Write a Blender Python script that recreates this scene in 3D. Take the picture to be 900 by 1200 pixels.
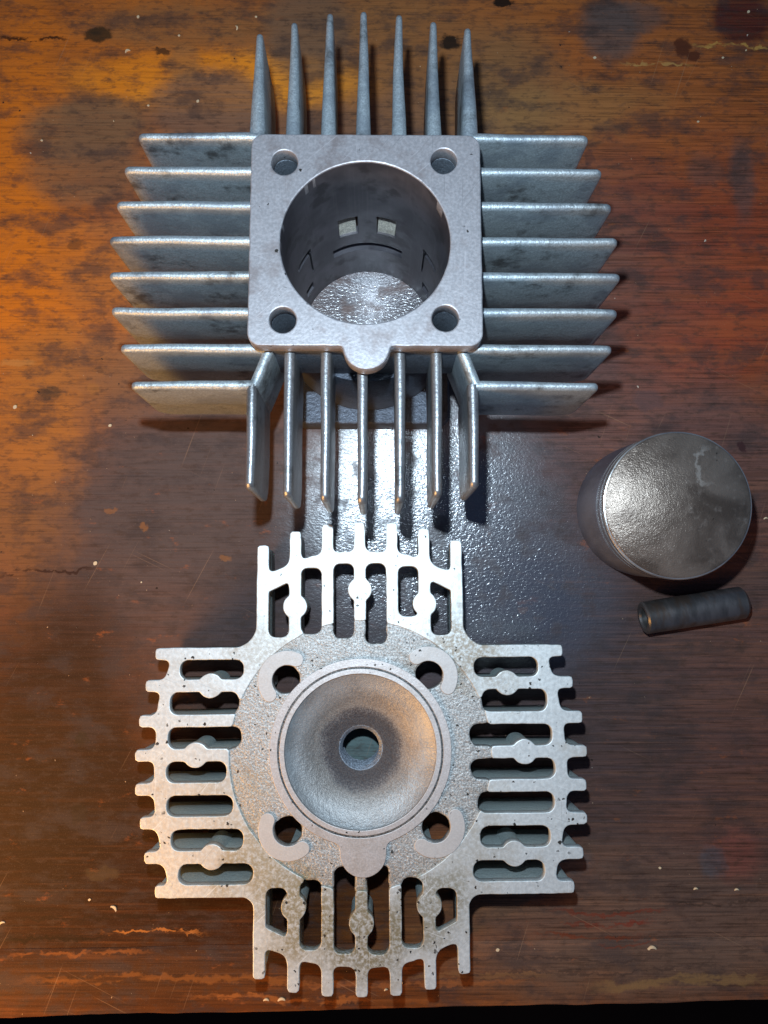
import bpy, math, random
import numpy as np
from mathutils import Vector, Matrix, noise as mn
random.seed(4)
for _o in list(bpy.data.objects): bpy.data.objects.remove(_o)
scene = bpy.context.scene
col = scene.collection
MM = 0.001

# ------------------------------------------------------------------ camera, light, exposure
cam_d = bpy.data.cameras.new('camera'); cam = bpy.data.objects.new('camera', cam_d); col.objects.link(cam)
scene.camera = cam
CAM_H = 0.2412
d = Vector((0.0089, math.sin(0.12162), -math.cos(0.12162))).normalized()
r = d.cross(Vector((0, 1, 0))).normalized(); u = r.cross(d)
cam.matrix_world = Matrix(((r.x, u.x, -d.x, 0), (r.y, u.y, -d.y, 0), (r.z, u.z, -d.z, CAM_H), (0, 0, 0, 1)))
cam_d.sensor_fit = 'VERTICAL'; cam_d.sensor_height = 24.0; cam_d.lens = 18.0   # 900 px focal length on a 1200 px tall frame
cam_d.clip_start = 0.01; cam_d.clip_end = 20

world = bpy.data.worlds.new('World'); scene.world = world; world.use_nodes = True
bg = world.node_tree.nodes['Background']; bg.inputs[0].default_value = (0.34, 0.50, 0.95, 1); bg.inputs[1].default_value = 0.12

def lamp(name, kind, loc, color, energy, size):
    l = bpy.data.lights.new(name, kind); l.color = color; l.energy = energy
    if kind == 'AREA': l.shape = 'DISK'; l.size = size
    else: l.shadow_soft_size = size
    o = bpy.data.objects.new(name, l); o.location = loc; col.objects.link(o)
    if kind == 'AREA': o.rotation_euler = (Vector((-0.03, 0.02, 0)) - Vector(loc)).to_track_quat('-Z', 'Y').to_euler()
    return o
lamp('flash_lamp', 'POINT', (-0.010, 0.040, 0.240), (0.68, 0.85, 1.0), 2.45, 0.0035)
lamp('warm_room_lamp', 'AREA', (-0.185, -0.150, 0.115), (1.0, 0.48, 0.11), .66, 0.13)

scene.view_settings.view_transform = 'Standard'; scene.view_settings.look = 'None'
scene.view_settings.exposure = 0.0; scene.view_settings.gamma = 1.0
scene.render.engine = 'CYCLES'

# ------------------------------------------------------------------ object helpers
def tag(o, label=None, cat=None, group=None, kind=None):
    for k, v in (('label', label), ('category', cat), ('group', group), ('kind', kind)):
        if v: o[k] = v
    return o
def empty(name, loc=(0, 0, 0), rz=0.0):
    o = bpy.data.objects.new(name, None); o.location = [c * MM for c in loc]; o.rotation_euler = (0, 0, rz)
    o.empty_display_size = 0.02; col.objects.link(o); return o
def link_mesh(name, me, mat, parent=None, smooth=35):
    if not me.materials: me.materials.append(mat)
    if smooth:
        me.shade_smooth(); me.set_sharp_from_angle(angle=math.radians(smooth))
    o = bpy.data.objects.new(name, me); col.objects.link(o)
    if parent: o.parent = parent
    return o
def mesh(name, verts, faces, mat, parent=None, smooth=35):
    me = bpy.data.meshes.new(name)
    me.from_pydata([(x * MM, y * MM, z * MM) for x, y, z in verts], [], faces); me.update()
    return link_mesh(name, me, mat, parent, smooth)
def box(name, x0, x1, y0, y1, z0, z1, mat, parent, b=0.5):
    sd = lambda X, Y: sd_box(X, Y, (x0 + x1) / 2, (y0 + y1) / 2, (x1 - x0) / 2, (y1 - y0) / 2, b * 2)
    return extrude(name, sd, (x0 - 2, x1 + 2, y0 - 2, y1 + 2), z0, z1, mat, parent, bevel=b, step=0.5)
def lathe(name, prof, mat, parent=None, seg=96, loc=(0, 0), fn=None, smooth=30, closed=False):
    v, f = [], []
    n = len(prof)
    for i in range(seg):
        a = 2 * math.pi * i / seg
        for (rr, z) in prof:
            p = (loc[0] + rr * math.cos(a), loc[1] + rr * math.sin(a), z)
            v.append(fn(p) if fn else p)
    for i in range(seg):
        j = (i + 1) % seg
        for k in range(n if closed else n - 1):
            k2 = (k + 1) % n
            f.append((i * n + k, j * n + k, j * n + k2, i * n + k2))
    return mesh(name, v, f, mat, parent, smooth)

# ---- 2-D outlines from distance fields: grid, marching squares, filled and bevelled extrusion
def sd_circle(X, Y, cx, cy, r): return np.hypot(X - cx, Y - cy) - r
def sd_box(X, Y, cx, cy, hx, hy, r=0.0):
    dx = np.abs(X - cx) - hx + r; dy = np.abs(Y - cy) - hy + r
    return np.hypot(np.maximum(dx, 0), np.maximum(dy, 0)) + np.minimum(np.maximum(dx, dy), 0) - r
def sd_seg(X, Y, ax, ay, bx, by, r):
    px, py, vx, vy = X - ax, Y - ay, bx - ax, by - ay
    h = np.clip((px * vx + py * vy) / (vx * vx + vy * vy), 0, 1)
    return np.hypot(px - vx * h, py - vy * h) - r
def sd_poly(X, Y, pts):
    dd = np.full(X.shape, 1e9); inside = np.zeros(X.shape, bool); n = len(pts)
    for i in range(n):
        (ax, ay), (bx, by) = pts[i], pts[(i + 1) % n]
        dd = np.minimum(dd, sd_seg(X, Y, ax, ay, bx, by, 0))
        if ay != by:
            c = ((ay > Y) != (by > Y)) & (X < (bx - ax) * (Y - ay) / (by - ay) + ax); inside ^= c
    return np.where(inside, -dd, dd)
def smin(a, b, k):
    h = np.clip(0.5 + 0.5 * (b - a) / k, 0, 1); return b * (1 - h) + a * h - k * h * (1 - h)
def contours(F, xs, ys):
    s = F < 0; segs = {}
    def pt(e):
        i, j, hor = e
        if hor: a, b = F[j, i], F[j, i + 1]; t = a / (a - b); return (xs[i] + t * (xs[i + 1] - xs[i]), ys[j])
        a, b = F[j, i], F[j + 1, i]; t = a / (a - b); return (xs[i], ys[j] + t * (ys[j + 1] - ys[j]))
    m = s[:-1, :-1].astype(int) + s[:-1, 1:] * 2 + s[1:, 1:] * 4 + s[1:, :-1] * 8
    for j, i in zip(*np.nonzero((m > 0) & (m < 15))):
        B, R, T, L = (i, j, 1), (i + 1, j, 0), (i, j + 1, 1), (i, j, 0)
        tbl = {1: [(L, B)], 2: [(B, R)], 3: [(L, R)], 4: [(R, T)], 5: [(L, B), (R, T)], 6: [(B, T)], 7: [(L, T)], 8: [(T, L)],
               9: [(T, B)], 10: [(B, R), (T, L)], 11: [(T, R)], 12: [(R, L)], 13: [(R, B)], 14: [(B, L)]}[int(m[j, i])]
        for a, b in tbl:
            segs.setdefault(a, []).append(b); segs.setdefault(b, []).append(a)
    out = []; seen = set()
    for st in segs:
        if st in seen: continue
        loop = [st]; seen.add(st); cur = st
        while True:
            nx = [q for q in segs[cur] if q not in seen]
            if not nx: break
            cur = nx[0]; seen.add(cur); loop.append(cur)
        if len(loop) > 8: out.append([pt(e) for e in loop])
    return out
def extrude(name, sd, bounds, z0, z1, mat, parent=None, bevel=0.25, step=0.4, smooth=35, jitter=0.0):
    x0, x1, y0, y1 = bounds
    xs = np.arange(x0, x1 + step, step) + 0.0137; ys = np.arange(y0, y1 + step, step) + 0.0171
    X, Y = np.meshgrid(xs, ys); F = sd(X, Y)
    if jitter:
        N = np.array([[mn.noise((x * .35, y * .35, 3.1)) + .5 * mn.noise((x * .9, y * .9, 7)) for x in xs] for y in ys]); F = F + jitter * N
    F = F + bevel; F[F == 0] = 1e-6
    cu = bpy.data.curves.new('outline', 'CURVE'); cu.dimensions = '2D'; cu.fill_mode = 'BOTH'
    cu.extrude = ((z1 - z0) / 2 - bevel) * MM; cu.bevel_depth = bevel * MM; cu.bevel_resolution = 1
    for lp in contours(F, xs, ys):
        P = np.array(lp)
        for _ in range(1): P = (np.roll(P, 1, 0) + 2 * P + np.roll(P, -1, 0)) / 4
        P = P[::2] if len(P) > 30 else P
        sp = cu.splines.new('POLY'); sp.points.add(len(P) - 1)
        sp.points.foreach_set('co', np.c_[P * MM, np.zeros(len(P)), np.ones(len(P))].ravel()); sp.use_cyclic_u = True
    tmp = bpy.data.objects.new('outline', cu); col.objects.link(tmp)
    dg = bpy.context.evaluated_depsgraph_get(); dg.update()
    me = bpy.data.meshes.new_from_object(tmp.evaluated_get(dg)); me.name = name
    bpy.data.objects.remove(tmp); bpy.data.curves.remove(cu)
    co = np.empty(len(me.vertices) * 3); me.vertices.foreach_get('co', co); co = co.reshape(-1, 3); co[:, 2] += (z0 + z1) / 2 * MM
    me.vertices.foreach_set('co', co.ravel()); me.update()
    return link_mesh(name, me, mat, parent, smooth)

def fin(name, a, b, z0, z1, wa, wb, mat, parent, rtop=2.0, rbot=5.0, wob=0.12, draft=0.75):
    """upright cooling fin from a (root) to b (tip); half widths wa, wb; rounded crest and corners"""
    a = Vector(a); b = Vector(b); L = (b - a).length; t = (b - a) / L; nrm = Vector((-t.y, t.x))
    ss = [0, .15, .3, .45, .6, .72, .82, .9]; S = [s * L for s in ss if s * L < L - rbot - .5]
    S += [L - rbot, L - rbot * .6, L - rbot * .3, L - rtop * .6, L - rtop * .3, L - rtop * .1, L]
    S = sorted(set(S)); V, F = [], []; rings = []
    sd = random.random() * 50
    for s in S:
        k = s / L; w = wa + (wb - wa) * k; e = L - s
        w *= 1.0 if e > 1.2 else (0.45 + 0.55 * math.sqrt(max(0, 1 - (1 - e / 1.2) ** 2)))
        zt = z1 - (0 if e > rtop else rtop * (1 - math.sqrt(max(0, 1 - (1 - e / rtop) ** 2))))
        zb = z0 + (0 if e > rbot else rbot * (1 - math.sqrt(max(0, 1 - (1 - e / rbot) ** 2))))
        zt += wob * 1.6 * mn.noise((s * .11, sd, 0)); off = wob * 2.5 * mn.noise((s * .06, sd, 9))
        rt = min(w * 1.2, 1.25)
        sec = [(-w * draft, zb + .4), (-w * draft * .55, zb), (w * draft * .55, zb), (w * draft, zb + .4),
               (w * .9, (zb + zt) * .5), (w, zt - rt), (w * .84, zt - rt * .46), (w * .34, zt - rt * .07), (-w * .34, zt - rt * .07), (-w * .84, zt - rt * .46), (-w, zt - rt), (-w * .9, (zb + zt) * .5)]
        ring = []
        for q, z in sec:
            p = a + t * s + nrm * (q + off); ring.append(len(V)); V.append((p.x, p.y, z))
        rings.append(ring)
    n = 12
    for r0, r1 in zip(rings, rings[1:]):
        for k in range(n): F.append((r0[k], r0[(k + 1) % n], r1[(k + 1) % n], r1[k]))
    F.append(tuple(reversed(rings[0]))); F.append(tuple(rings[-1]))
    return mesh(name, V, F, mat, parent, 50)

# ------------------------------------------------------------------ material helpers
class Nodes:
    def __init__(s, name, scale=1000.0):
        s.m = bpy.data.materials.new(name); s.m.use_nodes = True; s.t = s.m.node_tree
        s.b = s.t.nodes['Principled BSDF']
        tc = s.t.nodes.new('ShaderNodeTexCoord'); mp = s.t.nodes.new('ShaderNodeVectorMath'); mp.operation = 'SCALE'; mp.inputs[3].default_value = scale
        s.t.links.new(tc.outputs['Object'], mp.inputs[0]); s.co = mp.outputs[0]
    def n(s, typ): return s.t.nodes.new(typ)
    def _in(s, sock, v):
        if isinstance(v, bpy.types.NodeSocket): s.t.links.new(v, sock)
        elif v is not None:
            if isinstance(v, tuple) and len(v) == 3 and sock.type == 'RGBA': v = v + (1,)
            sock.default_value = v
    def vmath(s, op, a, b=None, c=None):
        n = s.n('ShaderNodeVectorMath'); n.operation = op; s._in(n.inputs[0], a); s._in(n.inputs[1], b)
        return n.outputs['Value'] if op in ('LENGTH', 'DISTANCE', 'DOT_PRODUCT') else n.outputs[0]
    def math(s, op, a, b=None, c=None, clamp=False):
        n = s.n('ShaderNodeMath'); n.operation = op; n.use_clamp = clamp; s._in(n.inputs[0], a); s._in(n.inputs[1], b)
        if c is not None: s._in(n.inputs[2], c)
        return n.outputs[0]
    def noise(s, scale, detail=4, rough=.55, co=None, col=False, dist=0.0, stretch=None, off=None):
        v = co or s.co
        if stretch: v = s.vmath('MULTIPLY', v, stretch)
        if off: v = s.vmath('ADD', v, off)
        n = s.n('ShaderNodeTexNoise'); s._in(n.inputs['Vector'], v); n.inputs['Scale'].default_value = scale
        n.inputs['Detail'].default_value = detail; n.inputs['Roughness'].default_value = rough; n.inputs['Distortion'].default_value = dist
        return n.outputs['Color'] if col else n.outputs[0]
    def ramp(s, x, lo, hi, a=0.0, b=1.0):
        n = s.n('ShaderNodeMapRange'); n.interpolation_type = 'SMOOTHSTEP'; s._in(n.inputs[0], x)
        for i, v in enumerate((lo, hi, a, b)): n.inputs[i + 1].default_value = v
        return n.outputs[0]
    def mix(s, f, a, b, mode='MIX'):
        n = s.n('ShaderNodeMix'); n.data_type = 'RGBA'; n.blend_type = mode
        s._in(n.inputs[0], f); s._in(n.inputs[6], a); s._in(n.inputs[7], b); return n.outputs[2]
    def fmix(s, f, a, b):
        n = s.n('ShaderNodeMix'); s._in(n.inputs[0], f); s._in(n.inputs[2], a); s._in(n.inputs[3], b); return n.outputs[0]
    def set(s, **k):
        names = dict(color='Base Color', metal='Metallic', rough='Roughness', spec='Specular IOR Level', coat='Coat Weight', coat_rough='Coat Roughness', normal='Normal', coat_normal='Coat Normal', coat_ior='Coat IOR')
        for a, v in k.items(): s._in(s.b.inputs[names[a]], v)
    def bump(s, h, dist, strength=1.0, normal=None):
        n = s.n('ShaderNodeBump'); s._in(n.inputs['Height'], h); n.inputs['Distance'].default_value = dist * MM; s._in(n.inputs['Strength'], strength)
        if normal: s._in(n.inputs['Normal'], normal)
        return n.outputs[0]
    def speck(s, scale, size, seed=0.0, amount=1.0):
        """small sharp spots, one per Voronoi cell, only in some cells"""
        co = s.vmath('ADD', s.vmath('ADD', s.co, (seed, seed * 1.7, 0)), s.vmath('MULTIPLY', s.noise(1.1, 3, .6, col=True), (1.5, 1.5, 0)))
        v = s.n('ShaderNodeTexVoronoi'); s._in(v.inputs['Vector'], co); v.inputs['Scale'].default_value = scale
        dd = v.outputs['Distance']; sep = s.n('ShaderNodeSeparateColor'); s._in(sep.inputs[0], v.outputs['Color'])
        th = s.math('MULTIPLY', s.math('GREATER_THAN', sep.outputs[0], 1 - amount), s.math('MULTIPLY', sep.outputs[1], size))
        return s.math('GREATER_THAN', th, dd)

# ------------------------------------------------------------------ materials
def aluminium(name, base, rough=.45, metal=.7, stain=.5, stain_col=(.10, .095, .085), grain=.25, bump=.05, pits=.0, tint=None, fine=2.2, grime=(), scratch=0.0):
    m = Nodes(name)
    big = m.noise(.055, 5, .6); mid = m.noise(.22, 6, .65, off=(13, 7, 2)); fn = m.noise(fine, 4, .6)
    c = m.mix(m.ramp(fn, .35, .7), tuple(x * (1 - grain) for x in base), tuple(min(1, x * (1 + grain * .5)) for x in base))
    sm = m.math('MULTIPLY', m.ramp(m.math('ADD', m.math('MULTIPLY', big, .5), m.math('MULTIPLY', mid, .5)), .50, .66), stain)
    c = m.mix(sm, c, stain_col)
    if tint: c = m.mix(m.ramp(m.noise(.09, 3, .5, off=(31, 5, 0)), .5, .62, 0, .5), c, tint)
    if grime:
        for (gx, gy, gr, gk, gc) in grime:
            dd = m.vmath('LENGTH', m.vmath('SUBTRACT', m.vmath('MULTIPLY', m.vmath('ADD', m.co, m.vmath('MULTIPLY', m.vmath('SUBTRACT', m.noise(.12, 4, .65, col=True), (.5, .5, .5)), (22, 22, 0))), (1, 1, 0)), (gx, gy, 0)))
            c = m.mix(m.math('MULTIPLY', m.ramp(dd, gr * 1.25, gr * .4, 0, gk), m.ramp(m.noise(.9, 5, .7), .38, .58, .25, 1)), c, gc)
    if scratch:
        for ang, of in ((.35, 0), (-.9, 20), (1.6, 40), (2.4, 70)):
            v = m.n('ShaderNodeVectorRotate'); v.rotation_type = 'Z_AXIS'; m._in(v.inputs['Vector'], m.co); v.inputs['Angle'].default_value = ang
            sc = m.noise(1.0, 2, .5, co=v.outputs[0], stretch=(.05, 2.6, 1), off=(of, of, 0))
            c = m.mix(m.math('MULTIPLY', m.ramp(sc, .64, .72, 0, scratch), m.ramp(m.noise(.07, 2, off=(of, 3, 0)), .45, .6)), c, tuple(x * .55 for x in base))
            c = m.mix(m.math('MULTIPLY', m.ramp(sc, .34, .27, 0, scratch), m.ramp(m.noise(.07, 2, off=(9, of, 0)), .45, .6)), c, tuple(min(1, x * 1.35) for x in base))
    if pits:
        a = m.speck(.9, .34, 3, pits); b = m.speck(.45, .22, 11, pits)
        pm = m.math('MAXIMUM', a, b); pm = m.math('MULTIPLY', pm, m.ramp(m.noise(.12, 3), .38, .55)); c = m.mix(pm, c, (.035, .03, .025))
    h = m.math('ADD', fn, m.math('MULTIPLY', m.noise(.7, 3), 1.6))
    m.set(color=c, metal=metal, rough=m.fmix(mid, rough - .1, rough + .12), normal=m.bump(h, bump))
    return m.m
M = {}
M['fin'] = aluminium('cast_aluminium_fins', (.50, .56, .58), .47, .62, 1.0, (.13, .135, .135), .24, .09, tint=(.27, .31, .35))
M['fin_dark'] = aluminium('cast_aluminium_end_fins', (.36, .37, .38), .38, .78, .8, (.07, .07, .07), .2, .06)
M['dark'] = aluminium('shade_dark_casting', (.085, .10, .13), .42, .4, .6, (.03, .035, .045), .3, .10)  # shade under the deck and in the side ports, put into the colour
M['port'] = aluminium('lit_port_cream', (.85, .80, .68), .35, .3, .4, (.45, .35, .2), .3, .2)  # lit look of the inlet ports put into a pale cream colour
M['deck'] = aluminium('milled_gasket_face', (.42, .41, .425), .46, .50, .75, (.22, .185, .18), .18, .02, scratch=.6, pits=.06, fine=1.4)
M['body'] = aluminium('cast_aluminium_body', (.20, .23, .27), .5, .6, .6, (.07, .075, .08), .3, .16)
M['plate'] = aluminium('sanded_aluminium_face', (.63, .675, .675), .48, .45, .55, (.38, .35, .29), .14, .03, scratch=.5, pits=.24, fine=1.0, grime=((-27, -30, 12, .8, (.30, .25, .14)), (-15, -42, 13, .9, (.26, .22, .12)), (3, -46, 14, .95, (.22, .19, .11)), (20, -40, 12, .8, (.24, .22, .15)), (-27, 28, 10, .6, (.32, .28, .22)), (27, 27, 11, .85, (.24, .19, .13)), (38, 20, 9, .4, (.28, .23, .16)), (-33, -12, 12, .4, (.36, .30, .20)), (30, -25, 12, .4, (.32, .29, .22)), (-50, -20, 22, .35, (.50, .36, .20))))
M['rough'] = aluminium('rough_cast_aluminium', (.45, .455, .44), .48, .50, .7, (.22, .20, .17), .42, .17, pits=.30, fine=1.9, grime=((-27, -30, 12, .8, (.30, .25, .14)), (-15, -42, 13, .9, (.26, .22, .12)), (3, -46, 14, .95, (.22, .19, .11)), (20, -40, 12, .8, (.24, .22, .15)), (-27, 28, 10, .6, (.32, .28, .22)), (27, 27, 11, .85, (.24, .19, .13)), (38, 20, 9, .4, (.28, .23, .16)), (-33, -12, 12, .4, (.36, .30, .20)), (30, -25, 12, .4, (.32, .29, .22)), (-50, -20, 22, .35, (.50, .36, .20))))
M['headfin'] = aluminium('dull_cast_fin', (.46, .53, .52), .6, .45, .5, (.22, .26, .255), .2, .14)
M['ring'] = aluminium('machined_sealing_ring', (.52, .495, .48), .48, .5, .55, (.27, .23, .19), .15, .03, pits=.18)
M['pad'] = aluminium('machined_pad', (.50, .49, .475), .55, .4, .25, (.40, .36, .30), .08, .02, pits=.10)

def chamber_mat():
    m = Nodes('combustion_chamber_soot'); rad = m.vmath('LENGTH', m.vmath('MULTIPLY', m.co, (1, 1, 0)))
    w = m.math('ADD', rad, m.math('MULTIPLY', m.math('SUBTRACT', m.noise(.16, 4), .5), 3.2))
    fn = m.noise(2.6, 4, .65)
    outer = m.mix(m.ramp(w, 12, 18), (.17, .155, .14), (.32, .33, .33)); outer = m.mix(m.ramp(m.noise(.13, 4, off=(3, 8, 0)), .45, .65, 0, .35), outer, (.14, .12, .105))
    c = m.mix(m.ramp(w, 10.2, 12.2), (.045, .04, .045), outer)
    c = m.mix(m.ramp(rad, 5.6, 6.6, .0, 1), (.16, .155, .15), c)
    c = m.mix(m.ramp(rad, 20.0, 20.5), c, (.03, .03, .03))
    c = m.mix(m.ramp(fn, .35, .75, .0, .35), c, (.6, .58, .54))
    h = m.math('ADD', fn, m.math('MULTIPLY', m.noise(.9, 4), 1.4))
    c = m.mix(m.ramp(w, 8.5, 11.6, .75, 0), c, (.02, .018, .022))
    m.set(color=c, metal=m.fmix(m.ramp(w, 10.5, 14), .08, .45), rough=m.fmix(m.ramp(w, 10.5, 14), .6, .44), normal=m.bump(h, .12)); return m.m
M['chamber'] = chamber_mat()

def bore_mat():
    m = Nodes('worn_bore_liner')
    st = m.noise(.6, 4, stretch=(2.5, 2.5, .06)); big = m.noise(.07, 4, off=(2, 9, 4))
    c = m.mix(m.ramp(big, .35, .65), (.10, .095, .11), (.20, .19, .21)); c = m.mix(m.ramp(st, .5, .8, 0, .18), c, (.30, .28, .29))
    c = m.mix(m.ramp(m.noise(.12, 4, off=(7, 1, 3)), .52, .66, 0, .7), c, (.055, .05, .055))
    m.set(color=c, metal=.75, rough=m.fmix(big, .34, .5), normal=m.bump(m.math('ADD', st, m.noise(1.2, 3)), .02)); return m.m
M['bore'] = bore_mat()

def steel(name, c0, c1, rough, heat=None, axis=(1, 1, 1), metal=.85):
    m = Nodes(name); a = m.noise(.12, 5, .6, stretch=axis); f = m.noise(1.8, 4)
    c = m.mix(m.ramp(a, .35, .65), c0, c1)
    if heat: c = m.mix(m.ramp(m.noise(.1, 3, off=(40, 2, 1), stretch=axis), .52, .68, 0, .8), c, heat)
    c = m.mix(m.ramp(f, .6, .8, 0, .35), c, (.03, .03, .03))
    m.set(color=c, metal=metal, rough=m.fmix(a, rough - .08, rough + .1), normal=m.bump(f, .02)); return m.m
M['pin'] = steel('dark_oily_steel', (.14, .135, .13), (.22, .21, .205), .36, (.17, .12, .09), (1, 1, 2.5))
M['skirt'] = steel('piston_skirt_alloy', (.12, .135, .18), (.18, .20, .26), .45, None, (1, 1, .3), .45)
M['ringsteel'] = steel('piston_ring_steel', (.40, .40, .40), (.62, .62, .6), .25)

def crown_mat():
    m = Nodes('carboned_piston_crown'); big = m.noise(.075, 5, .55, off=(5, 3, 1), dist=.6); f = m.noise(2.4, 4, .6); s = m.noise(.5, 4, .6, off=(3, 3, 3))
    c = m.mix(m.ramp(big, .36, .66), (.24, .195, .16), (.11, .085, .068))
    c = m.mix(m.ramp(s, .55, .75, 0, .5), c, (.34, .29, .25))
    # pale curved scratch
    q = m.vmath('ADD', m.co, (-9.5, -8.0, 0)); q = m.vmath('MULTIPLY', q, (1, 1, 0)); q = m.vmath('ADD', q, m.vmath('SUBTRACT', m.vmath('MULTIPLY', m.noise(.3, 4, .65, col=True), (7, 7, 0)), (3.5, 3.5, 0)))
    rd = m.math('ABSOLUTE', m.math('SUBTRACT', m.vmath('LENGTH', q), 6.0)); sx = m.n('ShaderNodeSeparateXYZ'); m._in(sx.inputs[0], q)
    arc = m.math('MULTIPLY', m.ramp(rd, .9, .1), m.math('MULTIPLY', m.ramp(sx.outputs[0], 1.0, -1.5), m.ramp(m.math('ABSOLUTE', sx.outputs[1]), 6, 4)))
    c = m.mix(m.math('MULTIPLY', arc, .6), c, (.55, .50, .44))
    c = m.mix(m.speck(.55, .18, 4, .15), c, (.03, .025, .02))
    h = m.math('ADD', f, m.math('MULTIPLY', m.noise(.8, 3), .8))
    m.set(color=c, metal=.6, rough=m.fmix(s, .22, .36), normal=m.bump(h, .11)); return m.m
M['crown'] = crown_mat()

def chip_mat():
    m = Nodes('pale_wood_shaving'); m.set(color=(.62, .48, .30), rough=.7); return m.m
M['chip'] = chip_mat()
def floor_mat():
    m = Nodes('dark_floorboards'); m.set(color=m.mix(m.noise(.02, 4, stretch=(.2, 1, 1)), (.012, .007, .005), (.03, .018, .012)), rough=.9, spec=.1); return m.m
M['floor'] = floor_mat()

# stains and one painted oil sheen on the bench top: centre x, y (mm), half sizes, rotation, softness, colour, strength
STAINS_AND_SHEEN = [
    (89.7, 114.9, 65.3, 77.2, 0, 0.5, (0.29, 0.046, 0.024), 0.75, 1),
    (51.6, 178.9, 96.4, 34.6, 0, 0.4, (0.44, 0.125, 0.028), 0.75, 1),
    (-6.5, 175.3, 46.4, 40.7, 0, 0.4, (0.26, 0.13, 0.05), 0.6, 1),
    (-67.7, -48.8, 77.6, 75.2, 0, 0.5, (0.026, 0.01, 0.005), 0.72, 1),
    (-38.1, 18.6, 88.7, 51.0, 0, 0.5, (0.095, 0.062, 0.055), 0.92, 1),
    (20.8, 2.6, 69.6, 61.0, 0, 0.4, (0.07, 0.05, 0.052), 0.9, 1),
    (94.5, -23.6, 69.0, 85.6, 0, 0.4, (0.07, 0.05, 0.052), 0.85, 1),
    (87.1, 51.6, 55.0, 22.3, 0, 0.5, (0.17, 0.085, 0.07), 0.7, 1),
    (2.2, 105.7, 92.8, 58.6, 0, 0.4, (0.11, 0.08, 0.07), 0.8, 1),
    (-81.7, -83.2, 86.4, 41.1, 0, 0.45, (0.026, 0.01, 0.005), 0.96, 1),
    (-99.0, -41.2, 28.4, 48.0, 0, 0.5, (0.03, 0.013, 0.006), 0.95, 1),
    (-62.7, 34.9, 40.5, 30.0, 0, 0.6, (0.085, 0.062, 0.056), 0.9, 1),
    (31.9, 29.5, 32.5, 54.5, 0, 0.6, (0.075, 0.055, 0.058), 0.6, 1),
    (2.2, -109.7, 121.1, 9.4, 0, 0.6, (0.09, 0.032, 0.01), 0.85, 0),
    (80.9, -95.8, 58.7, 24.0, 0, 0.5, (0.12, 0.09, 0.07), 0.6, 1),
    (-55.7, 176.6, 47.7, 10.7, 0, 0.35, (0.9, 0.31, 0.02), 0.95, 0),
    (-77.9, 190.6, 32.0, 19.0, 0, 0.5, (0.64, 0.17, 0.012), 0.6, 1),
    (-119.7, 137.8, 15.5, 78.3, 0, 0.5, (0.64, 0.17, 0.012), 0.9, 1),
    (-106.6, 102.4, 30.6, 20.4, 0, 0.5, (0.64, 0.17, 0.012), 0.75, 1),
    (-54.4, 129.2, 31.1, 18.0, 0, 0.6, (0.64, 0.17, 0.012), 0.35, 1),
    (-111.4, 40.3, 13.5, 35.6, 0, 0.6, (0.24, 0.1, 0.03), 0.8, 1),
    (-90.1, 76.6, 24.7, 11.4, 0, 0.7, (0.28, 0.12, 0.04), 0.5, 1),
    (-98.1, 159.3, 21.4, 11.7, 0.1, 0.3, (0.2, 0.11, 0.055), 0.9, 0),
    (-109.9, 62.4, 16.3, 25.2, 0, 0.5, (0.45, 0.15, 0.025), 0.7, 1),
    (-87.2, 105.4, 16.7, 11.6, 0, 0.6, (0.42, 0.14, 0.03), 0.6, 1),
    (-56.9, 167.2, 20.1, 14.0, 0, 0.25, (0.19, 0.105, 0.065), 0.9, 0),
    (-97.4, 144.0, 19.8, 11.5, 0, 0.3, (0.2, 0.1, 0.05), 0.8, 0),
    (-67.9, 197.0, 32.1, 9.0, 0, 0.4, (0.22, 0.11, 0.045), 0.7, 0),
    (-66.0, 182.8, 5.8, 6.9, 0, 0.3, (0.28, 0.13, 0.05), 0.6, 0),
    (-24.1, 194.2, 14.6, 19.1, 0, 0.3, (0.17, 0.1, 0.06), 0.8, 0),
    (45.7, 175.7, 17.4, 22.0, 0, 0.5, (0.24, 0.13, 0.055), 0.6, 0),
    (79.9, 196.5, 10.3, 11.5, 0, 0.3, (0.11, 0.08, 0.07), 0.85, 0),
    (86.0, 201.4, 13.2, 6.4, 0, 0.3, (0.11, 0.08, 0.07), 0.7, 0),
    (125.8, 201.0, 10.6, 9.6, 0, 0.25, (0.07, 0.012, 0.014), 0.95, 0),
    (122.4, 142.1, 4.1, 13.7, 0, 0.4, (0.12, 0.08, 0.07), 0.6, 0),
    (109.7, 145.1, 5.7, 6.1, 0, 0.4, (0.12, 0.07, 0.06), 0.5, 0),
    (107.6, -74.0, 7.7, 7.4, 0, 0.5, (0.22, 0.06, 0.045), 0.5, 0),
    (101.0, -76.4, 3.6, 4.4, 0, 0.4, (0.07, 0.09, 0.11), 0.6, 0),
    (58.5, -76.3, 5.2, 3.4, 0, 0.5, (0.06, 0.085, 0.1), 0.5, 0),
    (-4.9, -40.9, 7.8, 7.6, 0, 0.3, (0.13, 0.2, 0.2), 0.9, 0),  # teal of the flash-lit oil film under the plug hole, painted in
    (71.5, 79.9, 8.4, 14.4, 0, 0.5, (0.1, 0.07, 0.07), 0.5, 0),
    (61.4, 166.4, 34.8, 9.4, 0.1, 0.6, (0.36, 0.18, 0.06), 0.5, 1)]
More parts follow.
